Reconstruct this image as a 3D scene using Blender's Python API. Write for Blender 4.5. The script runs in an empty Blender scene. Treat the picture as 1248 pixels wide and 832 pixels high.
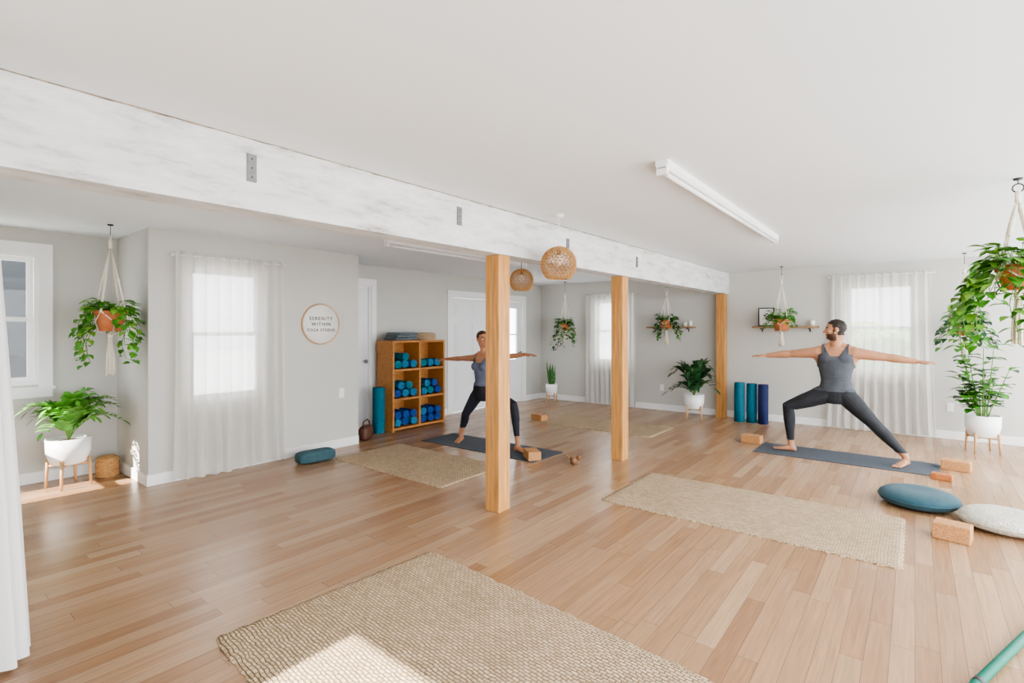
import bpy, math, random
from mathutils import Vector, Matrix, noise
R = random.Random(7)
V = Vector
pi = math.pi
CEIL = 2.37
scene = bpy.context.scene

# ---------------------------------------------------------------- materials
def nodes_of(name):
    m = bpy.data.materials.new(name); m.use_nodes = True
    nt = m.node_tree
    return m, nt, nt.nodes['Principled BSDF']

def mat(name, col, rough=.6, var=.0, vscale=8, bump=0., bscale=60, metal=0., spec=.4, stretch=None, emis=0, sheen=0, detail=4):
    m, nt, b = nodes_of(name)
    b.inputs['Base Color'].default_value = (*col, 1)
    b.inputs['Roughness'].default_value = rough
    b.inputs['Metallic'].default_value = metal
    b.inputs['Specular IOR Level'].default_value = spec
    if sheen: b.inputs['Sheen Weight'].default_value = sheen
    if emis:
        b.inputs['Emission Color'].default_value = (*col, 1)
        b.inputs['Emission Strength'].default_value = emis
    tc = nt.nodes.new('ShaderNodeTexCoord')
    src = tc.outputs['Object']
    if stretch:
        mp = nt.nodes.new('ShaderNodeMapping'); mp.inputs['Scale'].default_value = stretch
        nt.links.new(src, mp.inputs['Vector']); src = mp.outputs['Vector']
    if var:
        n = nt.nodes.new('ShaderNodeTexNoise'); n.inputs['Scale'].default_value = vscale
        n.inputs['Detail'].default_value = detail
        nt.links.new(src, n.inputs['Vector'])
        r = nt.nodes.new('ShaderNodeValToRGB')
        r.color_ramp.elements[0].position = .3; r.color_ramp.elements[1].position = .7
        r.color_ramp.elements[0].color = (*[c*(1-var) for c in col], 1)
        r.color_ramp.elements[1].color = (*[min(1, c*(1+var)) for c in col], 1)
        nt.links.new(n.outputs['Fac'], r.inputs['Fac'])
        nt.links.new(r.outputs['Color'], b.inputs['Base Color'])
    if bump:
        n2 = nt.nodes.new('ShaderNodeTexNoise'); n2.inputs['Scale'].default_value = bscale
        nt.links.new(src, n2.inputs['Vector'])
        bp = nt.nodes.new('ShaderNodeBump'); bp.inputs['Strength'].default_value = bump
        bp.inputs['Distance'].default_value = .01
        nt.links.new(n2.outputs['Fac'], bp.inputs['Height'])
        nt.links.new(bp.outputs['Normal'], b.inputs['Normal'])
    return m

def floor_material():
    m, nt, b = nodes_of('oak_floor_planks')
    N = nt.nodes; L = nt.links
    def math_(op, a, c=None):
        n = N.new('ShaderNodeMath'); n.operation = op
        for i, x in enumerate([a, c]):
            if x is None: continue
            if isinstance(x, (int, float)): n.inputs[i].default_value = x
            else: L.new(x, n.inputs[i])
        return n.outputs[0]
    tc = N.new('ShaderNodeTexCoord'); sp = N.new('ShaderNodeSeparateXYZ')
    L.new(tc.outputs['Object'], sp.inputs[0]); x, y = sp.outputs[0], sp.outputs[1]
    w, ln = .088, 1.05
    yr = math_('DIVIDE', y, w); row = math_('FLOOR', yr)
    wn = N.new('ShaderNodeTexWhiteNoise'); wn.noise_dimensions = '1D'; L.new(row, wn.inputs['W'])
    xo = math_('ADD', math_('DIVIDE', x, ln), math_('MULTIPLY', wn.outputs['Value'], 7.3))
    col = math_('FLOOR', xo)
    cb = N.new('ShaderNodeCombineXYZ'); L.new(row, cb.inputs[0]); L.new(col, cb.inputs[1])
    wn2 = N.new('ShaderNodeTexWhiteNoise'); wn2.noise_dimensions = '3D'; L.new(cb.outputs[0], wn2.inputs['Vector'])
    ramp = N.new('ShaderNodeValToRGB'); cr = ramp.color_ramp
    cols = [(0, (.315, .17, .088)), (.3, (.365, .21, .112)), (.65, (.40, .242, .135)), (1, (.46, .295, .175))]
    cr.elements[0].position = 0; cr.elements[0].color = (*cols[0][1], 1)
    cr.elements[1].position = 1; cr.elements[1].color = (*cols[3][1], 1)
    for p, c in cols[1:3]:
        e = cr.elements.new(p); e.color = (*c, 1)
    L.new(wn2.outputs['Value'], ramp.inputs['Fac'])
    cg = N.new('ShaderNodeCombineXYZ')
    L.new(math_('MULTIPLY', x, 2.2), cg.inputs[0]); L.new(math_('MULTIPLY', y, 45), cg.inputs[1])
    L.new(math_('MULTIPLY', wn2.outputs['Value'], 30), cg.inputs[2])
    gn = N.new('ShaderNodeTexNoise'); gn.inputs['Scale'].default_value = 1.3; gn.inputs['Detail'].default_value = 6
    gn.inputs['Distortion'].default_value = .8
    L.new(cg.outputs[0], gn.inputs['Vector'])
    gr = N.new('ShaderNodeMapRange'); gr.inputs[1].default_value = .3; gr.inputs[2].default_value = .7
    gr.inputs[3].default_value = .80; gr.inputs[4].default_value = 1.09
    L.new(gn.outputs['Fac'], gr.inputs[0])
    fy = math_('FRACT', yr); fx = math_('FRACT', xo)
    gap = math_('MAXIMUM', math_('LESS_THAN', fy, .026), math_('LESS_THAN', fx, .0030))
    gm = math_('SUBTRACT', 1, math_('MULTIPLY', gap, .5))
    tot = math_('MULTIPLY', gr.outputs[0], gm)
    mx = N.new('ShaderNodeVectorMath'); mx.operation = 'SCALE'
    L.new(ramp.outputs['Color'], mx.inputs[0]); L.new(tot, mx.inputs['Scale'])
    L.new(mx.outputs[0], b.inputs['Base Color'])
    b.inputs['Roughness'].default_value = .27
    b.inputs['Specular IOR Level'].default_value = .55
    bp = N.new('ShaderNodeBump'); bp.inputs['Strength'].default_value = .25; bp.inputs['Distance'].default_value = .002
    L.new(gm, bp.inputs['Height']); L.new(bp.outputs['Normal'], b.inputs['Normal'])
    return m

def rug_material():
    m, nt, b = nodes_of('braided_jute')
    N = nt.nodes; L = nt.links
    tc = N.new('ShaderNodeTexCoord')
    nz = N.new('ShaderNodeTexNoise'); nz.inputs['Scale'].default_value = 16
    L.new(tc.outputs['Object'], nz.inputs['Vector'])
    va = N.new('ShaderNodeVectorMath'); va.operation = 'MULTIPLY_ADD'
    va.inputs[1].default_value = (.022, .022, 0)
    L.new(nz.outputs['Color'], va.inputs[0]); L.new(tc.outputs['Object'], va.inputs[2])
    mp = N.new('ShaderNodeMapping'); mp.inputs['Rotation'].default_value = (0, 0, pi/2)
    L.new(va.outputs[0], mp.inputs['Vector'])
    br = N.new('ShaderNodeTexBrick'); br.inputs['Scale'].default_value = 1
    br.inputs['Brick Width'].default_value = .034; br.inputs['Row Height'].default_value = .017
    br.inputs['Mortar Size'].default_value = .0033; br.inputs['Mortar Smooth'].default_value = 1
    br.inputs['Color1'].default_value = (.65, .505, .345, 1); br.inputs['Color2'].default_value = (.50, .37, .235, 1)
    br.inputs['Mortar'].default_value = (.25, .17, .10, 1)
    L.new(mp.outputs[0], br.inputs['Vector'])
    n2 = N.new('ShaderNodeTexNoise'); n2.inputs['Scale'].default_value = 3
    L.new(tc.outputs['Object'], n2.inputs['Vector'])
    mr = N.new('ShaderNodeMapRange'); mr.inputs[3].default_value = .85; mr.inputs[4].default_value = 1.15
    L.new(n2.outputs['Fac'], mr.inputs[0])
    sc = N.new('ShaderNodeVectorMath'); sc.operation = 'SCALE'
    L.new(br.outputs['Color'], sc.inputs[0]); L.new(mr.outputs[0], sc.inputs['Scale'])
    L.new(sc.outputs[0], b.inputs['Base Color'])
    b.inputs['Roughness'].default_value = .9
    b.inputs['Specular IOR Level'].default_value = .15
    bp = N.new('ShaderNodeBump'); bp.invert = True
    bp.inputs['Strength'].default_value = 1; bp.inputs['Distance'].default_value = .007
    L.new(br.outputs['Fac'], bp.inputs['Height']); L.new(bp.outputs['Normal'], b.inputs['Normal'])
    return m

def beam_material():
    m, nt, b = nodes_of('weathered_white_beam')
    N = nt.nodes; L = nt.links
    tc = N.new('ShaderNodeTexCoord'); mp = N.new('ShaderNodeMapping')
    mp.inputs['Scale'].default_value = (1.6, 5, 7); L.new(tc.outputs['Object'], mp.inputs['Vector'])
    n = N.new('ShaderNodeTexNoise'); n.inputs['Scale'].default_value = 2.0; n.inputs['Detail'].default_value = 11
    n.inputs['Roughness'].default_value = .72
    L.new(mp.outputs[0], n.inputs['Vector'])
    r = N.new('ShaderNodeValToRGB'); cr = r.color_ramp
    cr.elements[0].position = .31; cr.elements[0].color = (.26, .22, .18, 1)
    cr.elements[1].position = .375; cr.elements[1].color = (.47, .465, .45, 1)
    e = cr.elements.new(.46); e.color = (.61, .612, .605, 1)
    e = cr.elements.new(.66); e.color = (.74, .745, .74, 1)
    L.new(n.outputs['Fac'], r.inputs['Fac']); L.new(r.outputs['Color'], b.inputs['Base Color'])
    b.inputs['Roughness'].default_value = .7
    bp = N.new('ShaderNodeBump'); bp.inputs['Strength'].default_value = .6; bp.inputs['Distance'].default_value = .012
    L.new(n.outputs['Fac'], bp.inputs['Height']); L.new(bp.outputs['Normal'], b.inputs['Normal'])
    return m

def curtain_material(name, col, transp, transl):
    m = bpy.data.materials.new(name); m.use_nodes = True
    nt = m.node_tree; N = nt.nodes; L = nt.links; N.clear()
    out = N.new('ShaderNodeOutputMaterial')
    d = N.new('ShaderNodeBsdfDiffuse'); d.inputs['Color'].default_value = (*col, 1)
    t = N.new('ShaderNodeBsdfTranslucent'); t.inputs['Color'].default_value = (*col, 1)
    tr = N.new('ShaderNodeBsdfTransparent')
    m1 = N.new('ShaderNodeMixShader'); m1.inputs[0].default_value = transl
    m2 = N.new('ShaderNodeMixShader'); m2.inputs[0].default_value = transp
    L.new(d.outputs[0], m1.inputs[1]); L.new(t.outputs[0], m1.inputs[2])
    L.new(m1.outputs[0], m2.inputs[1]); L.new(tr.outputs[0], m2.inputs[2])
    tc = N.new('ShaderNodeTexCoord'); n = N.new('ShaderNodeTexNoise'); n.inputs['Scale'].default_value = 90
    L.new(tc.outputs['Object'], n.inputs['Vector'])
    bp = N.new('ShaderNodeBump'); bp.inputs['Strength'].default_value = .2; bp.inputs['Distance'].default_value = .003
    L.new(n.outputs['Fac'], bp.inputs['Height']); L.new(bp.outputs['Normal'], d.inputs['Normal'])
    L.new(m2.outputs[0], out.inputs[0])
    return m

def glass_material():
    m = bpy.data.materials.new('window_glass'); m.use_nodes = True
    nt = m.node_tree; N = nt.nodes; L = nt.links; N.clear()
    out = N.new('ShaderNodeOutputMaterial'); g = N.new('ShaderNodeBsdfGlossy'); g.inputs['Roughness'].default_value = .02
    tr = N.new('ShaderNodeBsdfTransparent'); mx = N.new('ShaderNodeMixShader'); mx.inputs[0].default_value = .012
    L.new(tr.outputs[0], mx.inputs[1]); L.new(g.outputs[0], mx.inputs[2]); L.new(mx.outputs[0], out.inputs[0])
    return m

FLOOR = floor_material(); RUG = rug_material(); BEAM = beam_material(); GLASS = glass_material()
SHEER = curtain_material('sheer_linen', (.84, .82, .785), .20, .50)
LINEN = curtain_material('heavy_linen', (.86, .855, .84), .0, .25)
WALL = mat('greige_wall_paint', (.55, .540, .505), .85, .02, 2, .05, 200, spec=.2)
CEILM = mat('ceiling_paint', (.775, .81, .84), .9, .01, 2, .04, 150, spec=.2)
TRIM = mat('white_trim_paint', (.82, .82, .81), .45)
DOORM = mat('white_door_paint', (.80, .81, .82), .5)
POSTW = mat('fir_post_wood', (.52, .26, .085), .5, .28, 3, .15, 8, stretch=(14, 14, 1))
SHELFW = mat('shelf_oak', (.44, .19, .055), .5, .2, 3, .1, 8, stretch=(3, 14, 14))
WALNUT = mat('floating_shelf_wood', (.33, .20, .11), .55, .2, 4, stretch=(12, 2, 12))
STANDW = mat('plant_stand_wood', (.55, .33, .16), .5, .15, 6)
GAPM = mat('cracked_caulk', (.30, .24, .18), .9, .5, 30)
CORK = mat('cork', (.48, .24, .10), .8, .3, 70, .3, 90)
REDW = mat('terracotta_wood', (.42, .15, .05), .6, .2, 30)
POTW = mat('white_ceramic', (.84, .84, .83), .35)
TERRA = mat('terracotta', (.52, .175, .07), .75, .12, 20)
SOIL = mat('soil', (.06, .04, .025), .95, .3, 50)
ROPE = mat('macrame_cotton', (.80, .74, .62), .9, .1, 80, .5, 150)
METAL = mat('brushed_metal', (.22, .22, .22), .45, .15, 30, metal=.6)
DARKM = mat('dark_metal', (.04, .04, .04), .5)
FERN = mat('fern_leaf', (.10, .30, .035), .5, .3, 12)
POTH = mat('pothos_leaf', (.07, .25, .025), .42, .4, 14)
POTH2 = mat('pothos_leaf_young', (.20, .42, .05), .42, .3, 14)
DKLEAF = mat('dark_leaf', (.018, .075, .024), .4, .3, 12)
SNAKE = mat('snake_leaf', (.05, .15, .04), .45, .45, 30)
STEM = mat('stem_green', (.14, .25, .06), .6)
WICK = mat('wicker', (.51, .29, .12), .7, .25, 60, .4, 90)
TEAL = mat('teal_mat_foam', (.005, .12, .185), .7, .1, 30, .2, 200)
TEAL2 = mat('teal_towel', (.01, .18, .24), .85, .3, 30, .4, 120)
BLUE = mat('blue_towel', (.01, .06, .26), .85, .3, 30, .4, 120)
LBLUE = mat('lightblue_towel', (.02, .17, .32), .85, .3, 30, .4, 120)
NAVY = mat('navy_mat_foam', (.010, .018, .085), .7, .1, 30)
MATG = mat('grey_yoga_mat', (.068, .08, .10), .75, .1, 20, .15, 300)
CUSHT = mat('teal_canvas', (.022, .072, .095), .85, .12, 30, .4, 180, sheen=.1)
CUSHG = mat('oatmeal_knit', (.54, .51, .44), .9, .2, 45, .9, 70)
BOLST = mat('slate_canvas', (.042, .095, .115), .85, .1, 20, .3, 180)
GREYB = mat('grey_blanket', (.12, .15, .17), .9, .25, 40, .5, 100)
TANB = mat('tan_basket', (.42, .30, .19), .85, .25, 60, .5, 90)
LEATH = mat('brown_leather', (.09, .035, .02), .5, .2, 20)
GREENP = mat('teal_green_foam', (.0, .15, .10), .5, .05, 20)
WHITEP = mat('white_plastic', (.80, .80, .80), .4)
TUBEM = mat('fluorescent_tube_glass', (.82, .82, .82), .25)
BULB = mat('frosted_bulb', (.9, .82, .68), .4)
PAPER = mat('poster_paper', (.82, .81, .78), .8)
INK = mat('ink', (.05, .05, .05), .8)
SIGNW = mat('sign_white', (.80, .79, .75), .7)
WAX = mat('candle_wax', (.85, .82, .74), .5)
CARVED = mat('carved_wood', (.21, .105, .05), .45, .25, 25)
HOUSE = mat('neighbour_siding', (.030, .033, .036), .8, .3, 3, stretch=(.5, 1, 20))
BOUNCE_GROUND = mat('pale_bounce_ground', (.58, .59, .60), .95, .08, 2)  # ground made pale to bounce daylight up to the ceiling
HEDGE = mat('hedge_leaves', (.22, .34, .13), .8, .5, 14, .6, 20)

# ---------------------------------------------------------------- mesh builder
class M:
    def __init__(s): s.v = []; s.f = []; s.mi = []; s.mats = []; s.sm = []
    def idx(s, m):
        if m not in s.mats: s.mats.append(m)
        return s.mats.index(m)
    def add(s, vs, fs, m, smooth=True):
        o = len(s.v); i = s.idx(m)
        s.v += [tuple(v) for v in vs]
        for f in fs: s.f.append([a+o for a in f]); s.mi.append(i); s.sm.append(smooth)
    def hexa(s, p, m):
        s.add(p, [(3, 2, 1, 0), (4, 5, 6, 7), (0, 1, 5, 4), (1, 2, 6, 5), (2, 3, 7, 6), (3, 0, 4, 7)], m, False)
    def box(s, x0, x1, y0, y1, z0, z1, m):
        s.hexa([(x0, y0, z0), (x1, y0, z0), (x1, y1, z0), (x0, y1, z0), (x0, y0, z1), (x1, y0, z1), (x1, y1, z1), (x0, y1, z1)], m)
    def obox(s, c, size, rz, m, rx=0):
        mt = Matrix.Translation(V(c)) @ Matrix.Rotation(rz, 4, 'Z') @ Matrix.Rotation(rx, 4, 'X')
        a, b, d = [q/2 for q in size]
        p = [(-a, -b, -d), (a, -b, -d), (a, b, -d), (-a, b, -d), (-a, -b, d), (a, -b, d), (a, b, d), (-a, b, d)]
        s.hexa([mt @ V(q) for q in p], m)
    def loft(s, rings, m, seg=16, cap=True):
        vs = []; fs = []
        for c, A, B in rings:
            for i in range(seg):
                t = 2*pi*i/seg; vs.append(V(c)+V(A)*math.cos(t)+V(B)*math.sin(t))
        n = len(rings)
        for j in range(n-1):
            for i in range(seg):
                k = (i+1) % seg
                fs.append((j*seg+i, j*seg+k, (j+1)*seg+k, (j+1)*seg+i))
        if cap:
            vs.append(V(rings[0][0])); vs.append(V(rings[-1][0])); a = len(vs)-2
            for i in range(seg):
                k = (i+1) % seg
                fs.append((a, k, i)); fs.append((a+1, (n-1)*seg+i, (n-1)*seg+k))
        s.add(vs, fs, m)
    def tube(s, pts, rad, m, seg=10, round_=False, flat=None):
        pts = [V(p) for p in pts]
        if isinstance(rad, (int, float)): rad = [rad]*len(pts)
        rad = list(rad)
        if round_:
            d0 = (pts[0]-pts[1]).normalized(); d1 = (pts[-1]-pts[-2]).normalized()
            r0, r1 = rad[0], rad[-1]
            pts = [pts[0]+d0*r0*.98, pts[0]+d0*r0*.75]+pts+[pts[-1]+d1*r1*.75, pts[-1]+d1*r1*.98]
            rad = [r0*.18, r0*.68]+rad+[r1*.68, r1*.18]
        rings = []; prev = None
        for i, p in enumerate(pts):
            t = (pts[min(i+1, len(pts)-1)]-pts[max(i-1, 0)])
            if t.length < 1e-9: t = V((0, 0, 1))
            t.normalize()
            if prev is None:
                u = V((0, 0, 1)) if abs(t.z) < .9 else V((1, 0, 0))
                a = t.cross(u).normalized()
            else:
                a = (prev-t*prev.dot(t))
                a = a.normalized() if a.length > 1e-6 else t.orthogonal().normalized()
            prev = a; b = t.cross(a)
            r = rad[i]; rings.append((p, a*r, b*r*(flat or 1)))
        s.loft(rings, m, seg)
    def lathe(s, prof, c, m, seg=32, sx=1, sy=1, cap=False):
        c = V(c)
        s.loft([(c+V((0, 0, z)), V((r*sx, 0, 0)), V((0, r*sy, 0))) for r, z in prof], m, seg, cap)
    def ell(s, c, r, m, rot=None, seg=16, rows=10):
        c = V(c); rot = rot or Matrix.Identity(3); vs = []; fs = []
        for j in range(1, rows):
            ph = pi*j/rows
            for i in range(seg):
                t = 2*pi*i/seg
                vs.append(c+rot @ V((r[0]*math.sin(ph)*math.cos(t), r[1]*math.sin(ph)*math.sin(t), r[2]*math.cos(ph))))
        for j in range(rows-2):
            for i in range(seg):
                k = (i+1) % seg; fs.append((j*seg+i, (j+1)*seg+i, (j+1)*seg+k, j*seg+k))
        vs.append(c+rot @ V((0, 0, r[2]))); vs.append(c-rot @ V((0, 0, r[2]))); a = len(vs)-2
        for i in range(seg):
            k = (i+1) % seg; fs.append((a, i, k)); fs.append((a+1, (rows-2)*seg+k, (rows-2)*seg+i))
        s.add(vs, fs, m)
    def spiral(s, o, axis, rad, h, m, th=.006, turns=4.5, squash=1.):
        o = V(o); axis = V(axis).normalized()
        if abs(axis.z) > .9: a = V((1, 0, 0)); b = V((0, 1, 0))
        else: a = axis.cross(V((0, 0, 1))).normalized(); b = V((0, 0, 1))*squash
        n = int(turns*18); vs = []; fs = []
        r0 = rad*.12; pitch = (rad-r0)/n; ga = (rad-r0)/turns*.82
        for i in range(n+1):
            t = i/18*2*pi; ro = r0+pitch*i; ri = max(ro-ga, .001)
            for rr, hh in ((ro, 0), (ro, h), (ri, h), (ri, 0)):
                vs.append(o+a*rr*math.cos(t)+b*rr*math.sin(t)+axis*hh)
        for i in range(n):
            for q in range(4):
                k = (q+1) % 4; fs.append((i*4+q, i*4+k, (i+1)*4+k, (i+1)*4+q))
        e = n*4; fs.append((e, e+1, e+2, e+3)); s.add(vs, fs, m, False)
    def leaf(s, base, d, n, L, W, m, droop=.15, shape='oval', fold=.25):
        base = V(base); d = V(d).normalized(); sd = d.cross(V(n))
        if sd.length < .05: sd = d.orthogonal()
        sd.normalize(); n = sd.cross(d).normalized()
        pr = {'oval': [.06, .55, .9, 1, .85, .5, 0], 'heart': [.5, .95, 1, .88, .62, .3, 0],
              'blade': [.5, .8, 1, .95, .8, .5, 0]}[shape]
        vs = []; fs = []
        for i, w in enumerate(pr):
            t = i/6; c = base+d*L*t-V((0, 0, 1))*droop*L*t*t
            e = c-d*L*.06*(1 if (shape == 'heart' and i == 0) else 0)
            vs += [e-sd*w*W/2+n*fold*w*W*.5, c, e+sd*w*W/2+n*fold*w*W*.5]
        for i in range(6):
            a = i*3; fs += [(a, a+1, a+4, a+3), (a+1, a+2, a+5, a+4)]
        s.add(vs, fs, m)
    def wall(s, axis, t0, t1, u0, u1, z0, z1, ops, m):
        us = sorted({u0, u1, *[o[0] for o in ops], *[o[1] for o in ops]})
        zs = sorted({z0, z1, *[o[2] for o in ops], *[o[3] for o in ops]})
        for i in range(len(us)-1):
            for j in range(len(zs)-1):
                cu = (us[i]+us[i+1])/2; cz = (zs[j]+zs[j+1])/2
                if any(o[0] < cu < o[1] and o[2] < cz < o[3] for o in ops): continue
                if axis == 'x': s.box(us[i], us[i+1], t0, t1, zs[j], zs[j+1], m)
                else: s.box(t0, t1, us[i], us[i+1], zs[j], zs[j+1], m)
    def obj(s, name, bevel=0, origin=True, recalc=True):
        me = bpy.data.meshes.new(name)
        o = V((0, 0, 0))
        if origin:
            xs = [v[0] for v in s.v]; ys = [v[1] for v in s.v]; zs = [v[2] for v in s.v]
            o = V(((min(xs)+max(xs))/2, (min(ys)+max(ys))/2, min(zs)))
        me.from_pydata([V(v)-o for v in s.v], [], s.f)
        for m in s.mats: me.materials.append(m)
        me.polygons.foreach_set('material_index', s.mi)
        me.polygons.foreach_set('use_smooth', s.sm)
        me.update()
        ob = bpy.data.objects.new(name, me); ob.location = o
        scene.collection.objects.link(ob)
        if bevel:
            b = ob.modifiers.new('bevel', 'BEVEL'); b.width = bevel; b.segments = 2; b.limit_method = 'ANGLE'
        return ob

# ---------------------------------------------------------------- room shell
XW = 8.8; YB = 6.2; YL = 6.45; YP = 5.5; XP0 = 1.58; XP1 = 3.82; XL = 0.0
T = .12
m = M(); m.box(-1.62, XW+T, -1.8, 6.6, -.1, 0, FLOOR); m.obj('floor', origin=False)
m = M()
m.box(-1.62, XW+T, -1.8, YP+T, CEIL, CEIL+.1, CEILM)
m.box(XL-T, XP0+T, YP+T, YL+T, CEIL, CEIL+.1, CEILM)
m.box(XP1-T, XW+T, YP+T, YB+T, CEIL, CEIL+.1, CEILM)
m.obj('ceiling')

W_R = (-.02, .80, .82, 2.10)      # right wall near window (y)
W_R2 = (4.18, 4.90, .80, 2.02)    # right wall far window
m = M(); m.wall('y', XW, XW+T, -1.8, YB+T, 0, CEIL, [W_R, W_R2], WALL); m.obj('wall_right')
D_B = (6.14, 8.17, 0, 2.02); D_B2 = (3.84, 4.52, 0, 2.08)
m = M(); m.wall('x', YB, YB+T, XP1, XW, 0, CEIL, [D_B, D_B2], WALL); m.obj('wall_back')
W_P = (1.90, 2.64, .72, 2.06)
m = M(); m.wall('x', YP, YP+T, XP0, XP1, 0, CEIL, [W_P], WALL); m.obj('wall_projection')
m = M(); m.wall('y', XP0, XP0+T, YP+T, YL+T, 0, CEIL, [], WALL); m.obj('wall_projection_side')
m = M(); m.wall('y', XP1-T, XP1, YP+T, YB+T, 0, CEIL, [], WALL); m.obj('wall_projection_end')
W_L = (.20, .98, .92, 2.14)
m = M(); m.wall('x', YL, YL+T, XL-T, XP0, 0, CEIL, [W_L], WALL); m.obj('wall_alcove')
W_S = (3.0, 4.6, .5, 2.1); W_SUN = (5.68, 6.22, .42, 1.6)
m = M(); m.wall('y', XL-T, XL, 2.2, YL, 0, CEIL, [W_S, W_SUN], WALL); m.obj('wall_left')
m = M(); m.wall('x', 2.16, 2.28, -1.62, XL, 0, CEIL, [], WALL); m.obj('wall_nook')
W_F = (1.20, 2.12, .95, 2.17)
m = M(); m.wall('y', -1.62, -1.5, -1.8, 2.16, 0, CEIL, [W_F], WALL); m.obj('sun_mask_wall')  # unseen wall added to hold back the sun; its opening shapes the rug's patch

# baseboards
def bb(name, x0, x1, y0, y1):
    m = M(); m.box(x0, x1, y0, y1, 0, .105, TRIM)
    return m.obj(name, bevel=.004)
bb('baseboard_right', XW-.016, XW, -1.8, YB)
m = M(); m.box(4.61, 6.05, YB-.016, YB, 0, .105, TRIM); m.box(8.26, XW-.016, YB-.016, YB, 0, .105, TRIM); m.obj('baseboard_back', bevel=.004)
bb('baseboard_projection', XP0-.016, XP1, YP-.016, YP)
bb('baseboard_projection_side', XP0-.016, XP0, YP, YL-.016)
bb('baseboard_alcove', XL+.016, XP0-.016, YL-.016, YL)
bb('baseboard_left', XL, XL+.016, 2.28, YL)

# windows
def window(name, axis, face, into, u0, u1, z0, z1, cas=.085, mid=True, bars=False):
    """face: coordinate of interior wall face; into: +1/-1 direction toward outside"""
    m = M(); f = face; s = into
    def B(ua, ub, ta, tb, za, zb, mt):
        ta, tb = sorted((f+s*ta, f+s*tb))
        if axis == 'x': m.box(ua, ub, ta, tb, za, zb, mt)
        else: m.box(ta, tb, ua, ub, za, zb, mt)
    if cas:
        B(u0-cas, u0, -.018, 0, z0-.02, z1+cas, TRIM); B(u1, u1+cas, -.018, 0, z0-.02, z1+cas, TRIM)
        B(u0, u1, -.018, 0, z1, z1+cas, TRIM)
        B(u0-cas-.015, u1+cas+.015, -.04, 0, z0-.045, z0-.02, TRIM); B(u0-cas, u1+cas, -.015, 0, z0-.12, z0-.045, TRIM)
    j = .03
    B(u0, u0+j, 0, T, z0, z1, TRIM); B(u1-j, u1, 0, T, z0, z1, TRIM)
    B(u0+j, u1-j, 0, T, z1-j, z1, TRIM); B(u0+j, u1-j, 0, T, z0, z0+j, TRIM)
    zm = (z0+z1)/2; r = .04
    for za, zb, t in ((z0+j, zm+.02, .04), (zm-.02, z1-j, .07)):
        B(u0+j, u0+j+r, t, t+.03, za, zb, TRIM); B(u1-j-r, u1-j, t, t+.03, za, zb, TRIM)
        B(u0+j+r, u1-j-r, t, t+.03, zb-r, zb, TRIM); B(u0+j+r, u1-j-r, t, t+.03, za, za+r, TRIM)
        B(u0+j+r, u1-j-r, t+.012, t+.016, za+r, zb-r, GLASS)
        if bars:
            um = (u0+u1)/2; B(um-.01, um+.01, t, t+.03, za+r, zb-r, TRIM)
    return m.obj(name)
window('window_1', 'x', YL, 1, *W_L, cas=.10)
window('window_2', 'x', YP, 1, *W_P, cas=0)
window('window_3', 'y', XW, 1, *W_R2, cas=.07)
window('window_4', 'y', XW, 1, *W_R, cas=.07, bars=True)
window('window_5', 'y', XL, -1, *W_S, cas=.07, bars=True)
window('sun_patch_window', 'y', -1.5, -1, *W_F, cas=0)  # out of view, sized to throw the sun patch on the rug
window('added_sun_window', 'y', XL, -1, *W_SUN, cas=.05)  # unseen window added to let sun fall near the potted fern

# doors
m = M()
x0, x1, z1 = D_B[0], D_B[1], D_B[3]; c = .085
for a, b_ in ((x0-c, x0), (x1, x1+c)): m.box(a, b_, YB-.02, YB, 0, z1+c, TRIM)
m.box(x0, x1, YB-.02, YB, z1, z1+c, TRIM)
m.box(x0, x0+.03, YB, YB+T, 0, z1, TRIM); m.box(x1-.03, x1, YB, YB+T, 0, z1, TRIM); m.box(x0+.03, x1-.03, YB, YB+T, z1-.03, z1, TRIM)
xm = (x0+x1)/2; m.box(xm-.02, xm+.02, YB+.0, YB+T, 0, z1-.03, TRIM)
m.obj('trim_1')
def door(name, x0, x1, z1, y, glassy=False):
    m = M(); t = .04
    if glassy:
        r = .13
        m.box(x0, x0+r, y, y+t, .01, z1, DOORM); m.box(x1-r, x1, y, y+t, .01, z1, DOORM)
        m.box(x0+r, x1-r, y, y+t, z1-r, z1, DOORM); m.box(x0+r, x1-r, y, y+t, .01, .85, DOORM)
        m.box(x0+r, x1-r, y+.018, y+.022, .85, z1-r, GLASS)
        m.box((x0+x1)/2-.012, (x0+x1)/2+.012, y+.005, y+t, .85, z1-r, DOORM)
        m.box(x0+r, x1-r, y+.005, y+t, 1.33, 1.355, DOORM)
        m.box(x0+r+.05, x1-r-.05, y-.008, y, .15, .72, DOORM)
    else:
        m.box(x0, x1, y, y+t, .01, z1, DOORM)
        w = (x1-x0); xm = (x0+x1)/2
        for xa, xb in ((x0+.10, xm-.05), (xm+.05, x1-.10)):
            for za, zb in ((.18, .80), (.95, 1.55), (1.67, z1-.12)):
                m.box(xa, xb, y-.008, y, za, zb, DOORM); m.box(xa+.03, xb-.03, y-.014, y-.008, za+.03, zb-.03, DOORM)
    kx = x1-.07
    m.tube([(kx, y, .98), (kx, y-.05, .98)], [.012, .012], METAL); m.ell((kx, y-.06, .98), (.028, .022, .028), METAL)
    return m.obj(name, bevel=.002)
door('door_1', 6.17, xm-.02, 1.985, YB+.03)
door('door_2', xm+.02, 8.14, 1.985, YB+.03, True)
m = M(); x0, x1, z1 = D_B2[0], D_B2[1], D_B2[3]
m.box(x1, x1+.085, YB-.02, YB, 0, z1+.085, TRIM); m.box(XP1+.005, x1, YB-.02, YB, z1, z1+.085, TRIM)
m.box(x1-.03, x1, YB, YB+T, 0, z1, TRIM); m.box(x0, x1-.03, YB, YB+T, z1-.03, z1, TRIM)
m.obj('trim_2')
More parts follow.
